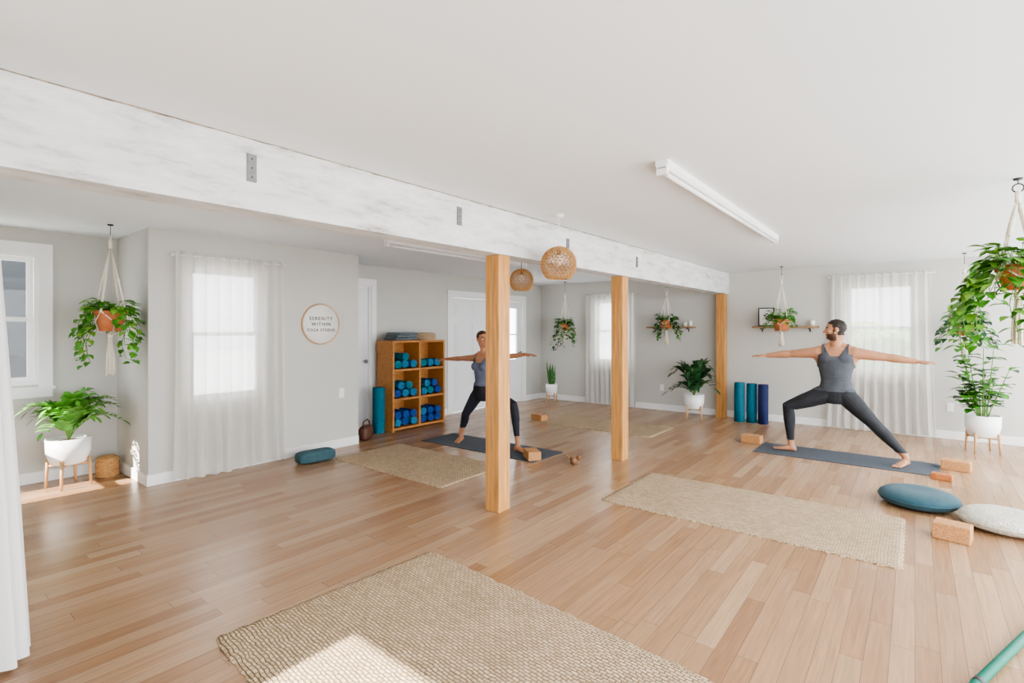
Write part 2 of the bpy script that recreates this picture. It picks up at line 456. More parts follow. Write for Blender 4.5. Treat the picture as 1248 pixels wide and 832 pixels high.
door('door_3', 3.85, 4.49, 2.045, YB+.03)

# beam + posts
def by(x): return 2.582-.02*x
m = M(); BZ = 2.02; bt = .18
m.hexa([(XL, by(XL), BZ), (XW, by(XW), BZ), (XW, by(XW)+bt, BZ), (XL, by(XL)+bt, BZ),
        (XL, by(XL), CEIL), (XW, by(XW), CEIL), (XW, by(XW)+bt, CEIL), (XL, by(XL)+bt, CEIL)], BEAM)
n = 220; vs = []; fs = []
for i in range(n+1):
    x = XL+(XW-XL)*i/n; h = .005+.009*abs(noise.noise(V((x*6, 0, 3))))+.003*noise.noise(V((x*23, 1, 3)))
    vs += [(x, by(x)-.0025, CEIL-.0005), (x, by(x)-.0025, CEIL-h)]
for i in range(n): fs.append((2*i, 2*i+2, 2*i+3, 2*i+1))
m.add(vs, fs, GAPM, False)
m.obj('ceiling_beam')
for i, (bx, bz, h) in enumerate([(1.165, 2.225, .135), (2.59, 2.235, .13), (3.98, 2.21, .12), (5.4, 2.20, .12)]):
    m = M(); y = by(bx)
    m.box(bx-.023, bx+.023, y-.006, y, bz-h/2, bz+h/2, METAL)
    for q in (-.045, 0, .045): m.ell((bx, y-.008, bz+q), (.004, .003, .004), DARKM, seg=8, rows=6)
    m.obj('beam_bracket')
for px in (3.11, 5.165, 8.70):
    m = M(); y = by(px)+bt/2; w = .070
    m.box(px-w, px+w, y-w, y+w, 0, BZ-.001, POSTW)
    m.obj('wooden_post', bevel=.006)

# fluorescent fixtures
def fluo(name, x0, x1, y):
    m = M(); z = CEIL
    prof = [(-.035, z), (-.035, z-.03), (-.02, z-.045), (.02, z-.045), (.035, z-.03), (.035, z)]
    vs = [(x0, y+a, b) for a, b in prof]+[(x1, y+a, b) for a, b in prof]
    fs = [(i, i+1, i+7, i+6) for i in range(5)]+[(0, 5, 4, 3, 2, 1), (6, 7, 8, 9, 10, 11)]
    m.add(vs, fs, WHITEP, False)
    m.tube([(x0+.03, y, z-.062), (x1-.03, y, z-.062)], .014, TUBEM, 12)
    for xx in (x0, x1-.03): m.box(xx, xx+.03, y-.03, y+.03, z-.08, z-.04, WHITEP)
    return m.obj(name)
fluo('fluorescent_light_fixture', 2.72, 5.62, 1.10)
fluo('fluorescent_light_fixture', 3.30, 5.70, 4.28)

# ---------------------------------------------------------------- curtains
def curtain(name, axis, pos, u0, u1, z0, z1, folds, amp, mt, seed=0, side=-1, rod=True, flare=.0, rodx=.05, outf=0, column=None):
    m = M(); r = random.Random(seed)
    ph = [r.uniform(0, 6) for _ in range(6)]
    a, b = u0, u1
    nf = folds; nu = int(nf*12); nz = 22; vs = []; fs = []
    for j in range(nz+1):
        t = j/nz; z = z1+(z0-z1)*t
        k = .45+.55*min(1, t*1.6)
        for i in range(nu+1):
            u = i/nu
            w = math.sin(2*pi*nf*u+ph[0]+.5*math.sin(4*u+ph[1])+.35*t*math.sin(5*u+ph[2]))
            w2 = math.sin(2*pi*nf*2.1*u+ph[3])*(1-t)*.5+.35*math.sin(2*pi*nf*.43*u+ph[4])*t
            off = side*(amp*(k*w+w2*.5))+side*amp+side*outf*t**1.5
            uu = a+(b-a)*u+(u-.5)*flare*t*t+.008*math.sin(9*u*nf+ph[5])*t
            zz = z+.012*math.sin(7*u+ph[2])*(t if j == nz else 0)
            p = (uu, pos+off, zz) if axis == 'x' else (pos+off, uu, zz)
            vs.append(p)
    for j in range(nz):
        for i in range(nu):
            q = j*(nu+1)+i; fs.append((q, q+1, q+nu+2, q+nu+1))
    m.add(vs, fs, mt)
    if column:
        cx_, cy_, r0, r1 = column; seg = 200; vs = []; fs = []; nz = 24; npl = 13
        for j in range(nz+1):
            t = j/nz; z = z1+(z0-z1)*t
            rr = r0+(r1-r0)*t**1.1; am = .010+.017*min(1, t*1.4)
            for i in range(seg):
                th = 2*pi*i/seg
                q = rr+am*math.sin(npl*th+.9*math.sin(th*2+1)+.5*math.sin(3*t+th))+.35*am*math.sin(2.0*npl*th+2*t)*(1-t)
                vs.append((cx_+q*math.cos(th), cy_+q*math.sin(th), z))
        for j in range(nz):
            for i in range(seg):
                k = (i+1) % seg; fs.append((j*seg+i, j*seg+k, (j+1)*seg+k, (j+1)*seg+i))
        m.add(vs, fs, mt)
    if rod:
        y = pos+side*amp
        pts = [(u0-rodx, y, z1-.03), (u1+rodx, y, z1-.03)] if axis == 'x' else [(y, u0-rodx, z1-.03), (y, u1+rodx, z1-.03)]
        m.tube(pts, .008, TRIM, 8)
        for p in pts: m.ell(p, (.014, .014, .014), TRIM, seg=8, rows=6)
        for p in pts:
            e = (p[0], pos-side*.06, p[2]) if axis == 'x' else (pos-side*.06, p[1], p[2])
            m.tube([p, e], .006, TRIM, 6)
    return m.obj(name)
curtain('sheer_curtain', 'x', YP-.045, 1.77, 2.80, .02, 2.165, 9, .036, SHEER, 3, flare=.06, rodx=.02)
curtain('sheer_curtain', 'y', XW-.06, 4.02, 5.08, .03, 2.13, 10, .03, SHEER, 5, rodx=.02)
curtain('sheer_curtain', 'y', XW-.06, -.17, .97, .02, 2.22, 11, .036, SHEER, 9, flare=.1, rodx=.02)
curtain('linen_curtain', 'y', .10, 2.96, 4.7, .02, 2.25, 14, .035, LINEN, 11, side=1, rodx=.02, column=(.245, 3.09, .065, .175))

# ---------------------------------------------------------------- rugs and mats
def rug(name, x0, x1, y0, y1, rz=0):
    L_, W_ = y1-y0, x1-x0; nx, ny = 40, 70; vs = []; fs = []
    cx, cy = (x0+x1)/2, (y0+y1)/2
    def P(i, j, z):
        u, v = i/nx-.5, j/ny-.5
        x = u*W_; y = v*L_
        e = .006*math.sin(j*1.9)+.004*math.sin(j*.7)
        f = .006*math.sin(i*2.1)
        x += e*(abs(u)*2)**8*(1 if u > 0 else -1); y += f*(abs(v)*2)**8*(1 if v > 0 else -1)
        k = max(0, abs(u)*2-.965)/.035*max(0, abs(v)*2-.98)/.02
        x -= .012*k*(1 if u > 0 else -1); y -= .012*k*(1 if v > 0 else -1)
        return (x, y, z)
    for j in range(ny+1):
        for i in range(nx+1):
            z = .013+.0025*noise.noise(V((i*.3, j*.3, x0)))
            if i in (0, nx) or j in (0, ny): z = .007
            vs.append(P(i, j, z))
    for j in range(ny):
        for i in range(nx):
            q = j*(nx+1)+i; fs.append((q, q+1, q+nx+2, q+nx+1))
    n = len(vs); ring = [i for i in range(nx+1)]+[j*(nx+1)+nx for j in range(1, ny+1)]+[ny*(nx+1)+i for i in range(nx-1, -1, -1)]+[j*(nx+1) for j in range(ny-1, 0, -1)]
    for q in ring: vs.append((vs[q][0]*1.001, vs[q][1]*1.001, .0005))
    for k in range(len(ring)):
        k2 = (k+1) % len(ring); fs.append((ring[k], n+k, n+k2, ring[k2]))
    m = M(); m.add(vs, fs, RUG)
    ob = m.obj(name, origin=False); ob.location = (cx, cy, 0); ob.rotation_euler = (0, 0, rz)
    return ob
a = math.radians(-4); w, l = 1.27, 2.35
cx = 2.25-(w/2)*math.cos(a)+(l/2)*math.sin(a); cy = 2.45-(w/2)*math.sin(a)-(l/2)*math.cos(a)
rug('jute_rug', cx-w/2, cx+w/2, cy-l/2, cy+l/2, a)
rug('jute_rug', 3.81, 4.85, .06, 2.07)
rug('jute_rug', 3.2, 4.13, 3.36, 5.06)
rug('jute_rug', 6.42, 7.3, 2.75, 4.75)
def ymat(name, x0, x1, y0, y1):
    m = M(); m.box(x0, x1, y0, y1, 0.0005, .007, MATG); m.obj(name, bevel=.002)
ymat('yoga_mat', 6.45, 7.06, -.20, 1.5)
ymat('yoga_mat', 4.43, 5.02, 3.22, 5.0)

# ---------------------------------------------------------------- cube shelf
m = M(); sx0, sx1, sy0, sy1, sz = 4.52, 5.52, 5.70, 6.06, 1.28; t = .03
m.box(sx0, sx0+t, sy0, sy1, 0, sz, SHELFW); m.box(sx1-t, sx1, sy0, sy1, 0, sz, SHELFW)
xm_ = (sx0+sx1)/2
rows = [.02, .02+.413, .02+.826, sz-t]
for z in (rows[0], rows[3]): m.box(sx0+t, sx1-t, sy0, sy1, z, z+t, SHELFW)
for z in rows[1:3]: m.box(sx0+t, sx1-t, sy0+.004, sy1-.01, z, z+t, SHELFW)
for i in range(3): m.box(xm_-t/2, xm_+t/2, sy0+.002, sy1-.01, rows[i]+t, rows[i+1], SHELFW)
m.box(sx0+t, sx1-t, sy1-.01, sy1, rows[0]+t, rows[3], SHELFW)
m.obj('cube_shelf', bevel=.002)
m = M()
for ri in range(3):
    for ci in range(2):
        xa = (sx0+t, xm_+t/2)[ci]; wd = .455; z = rows[ri]+t+.001
        cols = {0: [BLUE, BLUE, LBLUE], 1: [BLUE, LBLUE, TEAL2], 2: [TEAL2, LBLUE, TEAL2]}[ri]
        layers = [3, 3, 3] if ri == 0 else [3, 2]
        if ri == 2: layers = [3] if ci else [3, 1]
        if ri == 0: layers = [3, 3]
        rad = .072
        for li, n in enumerate(layers):
            for q in range(n):
                xx = xa+.010+rad+(wd-.020-2*rad)*((q+(.5 if n == 2 else (1 if n == 1 else 0)))/2)
                rr = rad*R.uniform(.95, 1.0)
                m.spiral((xx, sy0+.02+R.uniform(0, .03), z+rad*.84+li*rad*1.5), (0, 1, 0), rr, .27, R.choice(cols), turns=3.4, squash=.84)
m.obj('rolled_towels')
m = M()
for k in range(3):
    m.obox((4.80+.01*k, 5.87, sz+.022+.038*k), (.40-.02*k, .28, .034), .05*k, GREYB)
m.obj('folded_blanket', bevel=.014)
def weave_basket(name, c, r, h, mt, bulge=.1, lid=False, n=9):
    m = M(); c = V(c)
    for j in range(n):
        t = j/(n-1); rr = r*(1-bulge+bulge*math.sin(pi*(.15+.7*t))*1.0+.0)
        pts = [c+V((rr*math.cos(a_), rr*math.sin(a_), h*(.5/n)+(h-h/n)*t+.002*math.sin(a_*14+j*pi))) for a_ in [2*pi*i/28 for i in range(29)]]
        m.tube(pts, h/n*.6, mt, 6)
    m.lathe([(.001, .004), (r*.88, .004), (r*.9, h*.95), (r*.86, h*.95), (r*.84, .012), (.001, .012)], c, mt, 28)
    for i in range(14):
        a_ = 2*pi*i/14; m.tube([c+V((r*.97*math.cos(a_), r*.97*math.sin(a_), .0+.004)), c+V((r*.99*math.cos(a_), r*.99*math.sin(a_), h))], .004, mt, 5)
    if lid: m.lathe([(r*1.0, h), (r*.8, h*1.08), (r*.4, h*1.12), (.001, h*1.13)], c, mt, 28)
    return m.obj(name)
weave_basket('wicker_basket', (5.26, 5.88, sz), .17, .10, TANB, lid=True, n=5)
weave_basket('woven_basket', (1.45, 6.22, 0), .085, .18, WICK, lid=True, n=8)

def roll(name, x, y, r, h, mt):
    m = M(); m.spiral((x, y, 0), (0, 0, 1), r, h, mt, turns=5)
    m.loft([(V((x, y, .002)), V((r*.93, 0, 0)), V((0, r*.93, 0))), (V((x, y, h*.97)), V((r*.9, 0, 0)), V((0, r*.9, 0)))], mt, 20)
    m.obj(name)
roll('rolled_yoga_mat', 4.40, 5.86, .088, .63, TEAL)
roll('rolled_yoga_mat', 8.46, 2.16, .082, .61, TEAL)
roll('rolled_yoga_mat', 8.50, 1.99, .080, .60, TEAL)
roll('rolled_yoga_mat', 8.46, 1.82, .078, .60, NAVY)

m = M()
def superell(m, c, r, e1, e2, mt, rz=0, seg=32, rows=16, wob=0):
    vs = []; fs = []
    sg = lambda v, e: math.copysign(abs(v)**e, v)
    c = V(c)
    for j in range(rows+1):
        ph = -pi/2+pi*j/rows
        for i in range(seg):
            th = 2*pi*i/seg
            x = r[0]*sg(math.cos(ph), e1)*sg(math.cos(th), e2); y = r[1]*sg(math.cos(ph), e1)*sg(math.sin(th), e2); z = r[2]*sg(math.sin(ph), e1)
            p = V((x*math.cos(rz)-y*math.sin(rz), x*math.sin(rz)+y*math.cos(rz), z))
            if wob: p *= 1+wob*noise.noise(p*9+c)
            vs.append(c+p)
    for j in range(rows):
        for i in range(seg):
            k = (i+1) % seg; fs.append((j*seg+i, j*seg+k, (j+1)*seg+k, (j+1)*seg+i))
    m.add(vs, fs, mt)
superell(m, (4.02, 5.62, .095), (.10, .075, .095), .6, .7, LEATH, .3, wob=.15)
m.tube([(3.95, 5.60, .16), (3.97, 5.60, .24), (4.03, 5.61, .265), (4.08, 5.63, .23), (4.08, 5.63, .16)], .009, LEATH, 8)
m.obj('leather_bag')
m = M(); superell(m, (3.02, 5.13, .062), (.21, .095, .062), .45, .45, BOLST, -.05, wob=.02)
pts = []
for i in range(41):
    th = 2*pi*i/40; sg = lambda v, e: math.copysign(abs(v)**e, v)
    x = .212*sg(math.cos(th), .45); y = .097*sg(math.sin(th), .45); pts.append((3.02+x*math.cos(-.05)-y*math.sin(-.05), 5.13+x*math.sin(-.05)+y*math.cos(-.05), .062))
m.tube(pts, .004, BOLST, 6)
m.obj('yoga_bolster')

def block(name, x, y, rz, size=(.23, .145, .095), z=0, mt=CORK):
    m = M(); m.obox((0, 0, size[2]/2), size, 0, mt)
    o = m.obj(name, bevel=.008, origin=False); o.location = (x, y, z); o.rotation_euler = (0, 0, rz)
block('cork_yoga_block', 4.56, 3.33, .9, z=.0075)
block('cork_yoga_block', 6.52, 4.62, 1.4, z=.016)
block('cork_yoga_block', 6.98, 1.63, 1.5)
block('cork_yoga_block', 6.90, -.33, 1.4, size=(.23, .145, .10))
block('wooden_block', 6.36, -.20, 1.4, size=(.16, .085, .06), mt=REDW)
block('cork_yoga_block', 4.60, -.20, 1.40, size=(.20, .14, .112))

def cushion(name, x, y, r, h, mt, wob=.02, ridges=0):
    m = M(); vs = []; fs = []; seg = 72; prof = []
    n = 16
    for j in range(n+1):
        ph = -pi/2+pi*j/n
        prof.append((math.cos(ph)**.62 if 0 < j < n else .001, math.copysign(abs(math.sin(ph))**.9, math.sin(ph))))
    for j, (pr, pz) in enumerate(prof):
        for i in range(seg):
            th = 2*pi*i/seg
            rr = r*pr*(1+ridges*math.sin(th*30)*abs(pz)*.5)
            k = 1+wob*noise.noise(V((math.cos(th)*2, math.sin(th)*2, pz+x)))
            zz = h/2+h/2*pz*(1-.18*max(0, 1-pr*2.2)*(1 if pz > 0 else 0))
            vs.append((x+rr*k*math.cos(th), y+rr*k*math.sin(th), max(.001, zz)))
    for j in range(n):
        for i in range(seg):
            k = (i+1) % seg; fs.append((j*seg+i, j*seg+k, (j+1)*seg+k, (j+1)*seg+i))
    m.add(vs, fs, mt)
    pts = [(x+(r*1.0)*math.cos(2*pi*i/48), y+(r*1.0)*math.sin(2*pi*i/48), h/2) for i in range(49)]
    m.tube(pts, .005, mt, 6)
    m.obj(name)
cushion('meditation_cushion', 5.31, -.02, .268, .135, CUSHT)
cushion('knitted_floor_cushion', 5.06, -.51, .262, .13, CUSHG, wob=.06, ridges=.03)

m = M()
bx, by_ = 4.64, 2.84
m.ell((bx, by_, .045), (.05, .04, .042), CARVED, Matrix.Rotation(.6, 3, 'Z'))
m.ell((bx+.02, by_-.055, .085), (.026, .026, .026), CARVED)
m.tube([(bx+.02, by_-.04, .06), (bx+.02, by_-.052, .075)], [.022, .018], CARVED)
m.tube([(bx+.025, by_-.078, .085), (bx+.028, by_-.10, .078)], [.008, .002], CARVED)
m.tube([(bx-.005, by_+.03, .05), (bx-.02, by_+.075, .085), (bx-.025, by_+.085, .11)], [.024, .018, .006], CARVED, flat=.6)
for q in (-.018, .018): m.tube([(bx+q, by_-.005, .03), (bx+q, by_-.02, .004)], [.01, .014], CARVED, 8)
m.obj('carved_bird_figurine')

m = M()
p0, p1 = V((2.66, -.165, .022)), V((3.79, -.575, .022))
m.tube([p0, p1], .0185, GREENP, 20, round_=True)
for q in (.08, .92): 
    c_ = p0.lerp(p1, q); d_ = (p1-p0).normalized()
    m.tube([c_-d_*.015, c_+d_*.015], .0205, DARKM, 20)
m.obj('exercise_pole')

# ---------------------------------------------------------------- wall items
m = M()
sxc, szc, sr = 3.30, 1.50, .235
m.loft([(V((sxc, YP-.001, szc)), V((sr, 0, 0)), V((0, 0, sr))), (V((sxc, YP-.016, szc)), V((sr, 0, 0)), V((0, 0, sr)))], SIGNW, 48)
m.tube([(sxc+sr*math.cos(2*pi*i/48), YP-.013, szc+sr*math.sin(2*pi*i/48)) for i in range(49)], .009, STANDW, 8)
sign = m.obj('round_wall_sign')
for i, (tx, sz_) in enumerate((('SERENITY', .056), ('WITHIN', .056), ('YOGA STUDIO', .044))):
    cu = bpy.data.curves.new('lettering', 'FONT'); cu.body = tx; cu.size = sz_; cu.align_x = 'CENTER'; cu.extrude = .001
    cu.space_character = 1.3; cu.offset = .001
    tob = bpy.data.objects.new('tmp', cu); scene.collection.objects.link(tob)
    dg = bpy.context.evaluated_depsgraph_get(); me = bpy.data.meshes.new_from_object(tob.evaluated_get(dg))
    bpy.data.objects.remove(tob); me.materials.clear(); me.materials.append(INK)
    o = bpy.data.objects.new('lettering', me); scene.collection.objects.link(o)
    o.rotation_euler = (pi/2, 0, 0); o.parent = sign
    o.location = V((sxc, YP-.0175, szc+.045-.065*i))-sign.location

def outlet(x, y, z, axis):
    m = M()
    if axis == 'x': m.box(x-.036, x+.036, y-.006, y, z-.058, z+.058, WHITEP); [m.box(x-.016, x+.016, y-.009, y-.006, z+q-.014, z+q+.014, TRIM) for q in (-.024, .024)]
    else: m.box(x-.006, x, y-.036, y+.036, z-.058, z+.058, WHITEP); [m.box(x-.009, x-.006, y-.016, y+.016, z+q-.014, z+q+.014, TRIM) for q in (-.024, .024)]
    m.obj('wall_outlet', bevel=.002)
outlet(3.58, YP, .66, 'x'); outlet(XW, -.36, .42, 'y'); outlet(XW, 3.55, .40, 'y')

def wshelf(y0, y1, z):
    m = M(); m.box(XW-.16, XW, y0, y1, z-.03, z, WALNUT)
    for y in (y0+.12, y1-.12): m.box(XW-.12, XW, y-.008, y+.008, z-.045, z-.03, DARKM); m.box(XW-.008, XW, y-.008, y+.008, z-.09, z-.045, DARKM)
    m.obj('floating_shelf', bevel=.002)
SZ = 1.49
wshelf(2.95, 3.78, SZ); wshelf(1.12, 2.02, SZ)
m = M(); y0, y1 = 1.72, 1.95; z0, z1 = SZ, SZ+.29
x = XW-.055
m.box(x, x+.018, y0, y0+.016, z0, z1, DARKM); m.box(x, x+.018, y1-.016, y1, z0, z1, DARKM)
m.box(x, x+.018, y0+.016, y1-.016, z0, z0+.016, DARKM); m.box(x, x+.018, y0+.016, y1-.016, z1-.016, z1, DARKM)
m.box(x+.006, x+.016, y0+.016, y1-.016, z0+.016, z1-.016, PAPER)
m.tube([(x+.004, 1.80, SZ+.07), (x+.004, 1.83, SZ+.14), (x+.004, 1.86, SZ+.20)], .003, INK, 6)
for q in range(5): m.leaf((x+.004, 1.80+.012*q, SZ+.08+.025*q), (0, 1 if q % 2 else -1, .5), (-1, 0, 0), .05, .022, INK, 0)
m.obj('picture_frame')
def candle(y, r, h, xx=XW-.08):
    m = M(); c_ = (xx, y, SZ)
    m.lathe([(.001, 0), (r, 0), (r, h), (r*.93, h), (r*.9, h-.006), (.001, h-.008)], c_, WAX, 24)
    m.tube([(xx, y, SZ+h-.008), (xx, y+.001, SZ+h+.012)], .0015, INK, 5)
    m.obj('pillar_candle')
candle(1.20, .035, .085); candle(3.10, .03, .075); candle(3.02, .03, .10)

# ---------------------------------------------------------------- plants
def pot_on_stand(m, x, y, zt, zb, r, legs=True):
    m.lathe([(.001, zb+.004), (r*.72, zb), (r*.8, zb+.01), (r*.97, zb+(zt-zb)*.45), (r, zt), (r*.93, zt), (r*.9, zt-.02), (.001, zt-.03)], (x, y, 0), POTW, 36)
    m.lathe([(.001, zt-.024), (r*.9, zt-.024)], (x, y, 0), SOIL, 24)
    if legs:
        q = r*.86
        for i in range(4):
            a_ = pi/4+i*pi/2+.3; c_ = V((x+q*1.06*math.cos(a_), y+q*1.06*math.sin(a_), 0)); e_ = V((x+q*1.16*math.cos(a_), y+q*1.16*math.sin(a_), 0))
            m.tube([e_+V((0, 0, .001)), c_+V((0, 0, zb+.05))], [.010, .015], STANDW, 10)
        for i in range(2):
            a_ = pi/4+i*pi/2+.3; d_ = V((math.cos(a_), math.sin(a_), 0))*q*1.06
            m.tube([V((x, y, zb-.013))-d_, V((x, y, zb-.013))+d_], .011, STANDW, 8)
def rv(a, b): return R.uniform(a, b)
def pinnate(m, x, y, z0, n, rmax, hmax, mt, Lf=.085, xlim=None, ylim=None, pairs=10, wf=.35, hmin=.5):
    for i in range(n):
        az = 2*pi*i/n*1.618*2+rv(-.3, .3); reach = rmax*rv(.35, 1); ht = hmax*rv(hmin, 1)*(1-.35*reach/rmax)
        pts = []
        for k in range(9):
            t = k/8; rr = reach*t**1.25; zz = z0+ht*math.sin(min(1, t*1.05)*pi*.55)-.25*reach*t**3
            xx = x+rr*math.cos(az); yy = y+rr*math.sin(az)
            if xlim: xx = min(max(xx, xlim[0]), xlim[1])
            if ylim: yy = min(max(yy, ylim[0]), ylim[1])
            pts.append(V((xx, yy, zz)))
        m.tube(pts, [.005-.0035*k/8 for k in range(9)], STEM, 6)
        for k in range(pairs):
            t = .22+.78*k/pairs; f = t*8; a_ = int(f); p = pts[a_].lerp(pts[min(8, a_+1)], f-a_)
            tg = (pts[min(8, a_+1)]-pts[max(0, a_-1)]).normalized()
            sd = tg.cross(V((0, 0, 1)))
            if sd.length < .05: sd = V((math.sin(az), -math.cos(az), 0))
            sd.normalize(); up = sd.cross(tg)
            ll = Lf*(1-.45*abs(t-.5)*2)*rv(.85, 1.1)
            for sg in (-1, 1):
                d_ = (sd*sg+tg*.75+up*.25)
                q = p+d_.normalized()*ll
                if xlim and not xlim[0]-.02 < q.x < xlim[1]+.05: continue
                if ylim and q.y > ylim[1]+.04: continue
                m.leaf(p, d_, up, ll, ll*wf, mt, .15)
        e_ = pts[-1]-pts[-2]
        if xlim and pts[-1].x+e_.normalized().x*Lf*.8 > xlim[1]+.05: continue
        m.leaf(pts[-1], e_, V((0, 0, 1)), Lf*.8, Lf*.3, mt, .2)
m = M(); pot_on_stand(m, 1.13, 6.08, .445, .215, .165)
pinnate(m, 1.13, 6.08, .42, 30, .42, .60, FERN, .11, xlim=(.5, 1.50), ylim=(5.5, 6.36), pairs=11, wf=.42)
m.obj('potted_fern')
m = M(); pot_on_stand(m, 8.35, 5.62, .37, .15, .115)
for i in range(11):
    az = rv(0, 6.28); q = rv(.01, .06); L_ = rv(.28, .50)
    m.leaf((8.35+q*math.cos(az), 5.62+q*math.sin(az), .34), (math.cos(az)*.16, math.sin(az)*.16, 1), (math.cos(az), math.sin(az), 0), L_, .055, SNAKE, 0, 'blade', .2)
m.obj('potted_snake_plant')
m = M(); px_, py_ = 8.24, 2.79; pot_on_stand(m, px_, py_, .40, .17, .155)
pinnate(m, px_, py_, .37, 18, .44, .74, DKLEAF, .19, xlim=(7.6, 8.62), pairs=6, wf=.42, hmin=.35)
m.obj('potted_philodendron')
m = M(); px_, py_ = 8.10, -.62; pot_on_stand(m, px_, py_, .435, .185, .165)
for i in range(15):
    az = rv(0, 6.28); L_ = rv(.25, .85); q = rv(.05, .26)
    pts = [V((px_+(.04+q*t)*math.cos(az), py_+(.04+q*t)*math.sin(az), .41+L_*t)) for t in [k/6 for k in range(7)]]
    m.tube(pts, [.007]*4+[.005, .004, .003], STEM, 6)
    for k in range(2, 7):
        for s_ in (-1, 1):
            a2 = az+s_*rv(.5, 1.6)
            m.leaf(pts[k], (math.cos(a2), math.sin(a2), rv(.0, .7)), (0, 0, 1), rv(.14, .20), rv(.08, .12), POTH if R.random() < .7 else DKLEAF, .3)
m.obj('potted_rubber_plant')

def vine(m, p0, az, out, length, leaf, mt2=(POTH, POTH2), xmax=None, ymax=None, up=.06, xmin=None):
    pts = []; n = max(8, int(length/.035)); cur = V(p0)
    w1, w2 = rv(0, 6), rv(0, 6)
    for k in range(n+1):
        t = k/n; s_ = length*t
        o_ = out*(1-math.exp(-s_*7/max(.2, 1)))
        zz = up*math.sin(min(1, s_/.12)*pi)*(.5)-max(0, s_-.06)*.93
        q = V(p0)+V((math.cos(az)*o_, math.sin(az)*o_, zz))+V((.018*math.sin(s_*16+w1), .018*math.sin(s_*14+w2), 0))*min(1, s_*6)
        if xmax is not None: q.x = min(q.x, xmax)
        if xmin is not None: q.x = max(q.x, xmin)
        if ymax is not None: q.y = min(q.y, ymax)
        pts.append(q)
    m.tube(pts, .0025, STEM, 5)
    for k in range(1, n+1):
        a2 = az+(-1)**k*rv(.3, 1.5)
        L_ = leaf*rv(.7, 1.15)*(1-.3*k/n)
        d_ = V((math.cos(a2), math.sin(a2), rv(-.9, .15)))
        pet = pts[k]+d_.normalized()*leaf*.3
        if xmax is not None and pet.x > xmax: d_.x = -abs(d_.x); pet = pts[k]+d_.normalized()*leaf*.3
        if ymax is not None and pet.y > ymax: d_.y = -abs(d_.y); pet = pts[k]+d_.normalized()*leaf*.3
        m.tube([pts[k], pet], .0015, STEM, 4)
        m.leaf(pet, d_, (math.cos(a2)*.7, math.sin(a2)*.7, .8), L_, L_*.8, R.choice(mt2+(mt2[0],)), .25, 'heart')

def hanging(name, x, y, zring, zt, zb, r, ztas, nvines, leaf, vlen, out=.14, xmax=None, ymax=None, mats=(POTH, POTH2), crown=.12, braid=False, potm=TERRA, az_bias=None, xmin=None):
    m = M(); c = V((x, y, 0))
    m.tube([(x, y, CEIL), (x, y, zring+.03)], .003, DARKM, 6)
    m.lathe([(.001, CEIL-.012), (.022, CEIL-.010), (.024, CEIL)], (x, y, 0), DARKM, 16)
    m.tube([(x+.0, y+.026*math.cos(2*pi*i/20), zring+.026*math.sin(2*pi*i/20)) for i in range(21)], .004, DARKM if braid else ROPE, 6)
    m.lathe([(.001, zb), (r*.68, zb), (r*.93, zt-.04), (r*.93, zt-.038), (r*1.03, zt-.036), (r*1.05, zt), (r*.93, zt), (r*.9, zt-.02), (.001, zt-.025)], (x, y, 0), potm, 32)
    m.lathe([(.001, zt-.02), (r*.9, zt-.02)], (x, y, 0), SOIL, 20)
    zk = zring-.09
    m.tube([(x, y, zring-.02), (x, y, zk)], [.014, .016], ROPE, 8)
    for i in range(4):
        a_ = pi/4+i*pi/2; d_ = V((math.cos(a_), math.sin(a_), 0))
        top = c+V((0, 0, zk))+d_*.006; rim = c+d_*r*1.09+V((0, 0, zt-.005))
        mid = top.lerp(rim, .5)
        for s_ in (-1, 1):
            o_ = V((-d_.y, d_.x, 0))*.006*s_
            m.tube([top, mid+o_, rim+o_*.5], .0045, ROPE, 6)
        if braid: m.tube([top.lerp(rim, .05+.04*k)+V((0, 0, .004*(k % 2))) for k in range(12)], .012, ROPE, 6)
        m.ell(mid, (.011, .011, .016), ROPE, seg=8, rows=6)
        m.ell(rim, (.011, .011, .011), ROPE, seg=8, rows=6)
        for s_ in (-1, 1):
            a3 = a_+s_*pi/4; low = c+V((math.cos(a3)*r*.95, math.sin(a3)*r*.95, zb+(zt-zb)*.45))
            m.tube([rim, low], .0045, ROPE, 6); 
            m.tube([low, c+V((math.cos(a3)*r*.72, math.sin(a3)*r*.72, zb-.004)), c+V((0, 0, zb-.035))], .0045, ROPE, 6)
    m.ell(c+V((0, 0, zb-.04)), (.02, .02, .026), ROPE, seg=10, rows=8)
    L_ = zb-.04-ztas
    for i in range(16):
        a_ = 2*pi*i/16; q = .005+.008*(i % 3)/2; b_ = .018+.012*(i % 2)
        m.tube([c+V((q*math.cos(a_), q*math.sin(a_), zb-.05)), c+V((b_*.9*math.cos(a_), b_*.9*math.sin(a_), zb-.05-L_*.5)), c+V((b_*math.cos(a_), b_*math.sin(a_), ztas+rv(0, .03)))], .0055, ROPE, 5)
    for i in range(nvines):
        az = 2*pi*i/nvines+rv(-.3, .3)
        if az_bias is not None and R.random() < .5: az = az_bias+rv(-.9, .9)
        p0 = c+V((math.cos(az)*r*.6, math.sin(az)*r*.6, zt))
        vine(m, p0, az, out*rv(.5, 1.1), vlen*rv(.25, 1)**1.2+.08, leaf, mats, xmax=xmax, ymax=ymax, up=.1, xmin=xmin)
    for i in range(int(40*crown/.12)):
        az = rv(0, 6.28); q = r*rv(0, .8); h = rv(.02, crown)
        b0 = c+V((math.cos(az)*q, math.sin(az)*q, zt-.02)); tp = b0+V((math.cos(az)*.08, math.sin(az)*.08, h))
        m.tube([b0, tp], .002, STEM, 4)
        m.leaf(tp, (math.cos(az), math.sin(az), rv(-.3, .5)), (0, 0, 1), leaf*rv(.8, 1.2), leaf*.8, R.choice(mats), .3, 'heart')
    return m.obj(name)
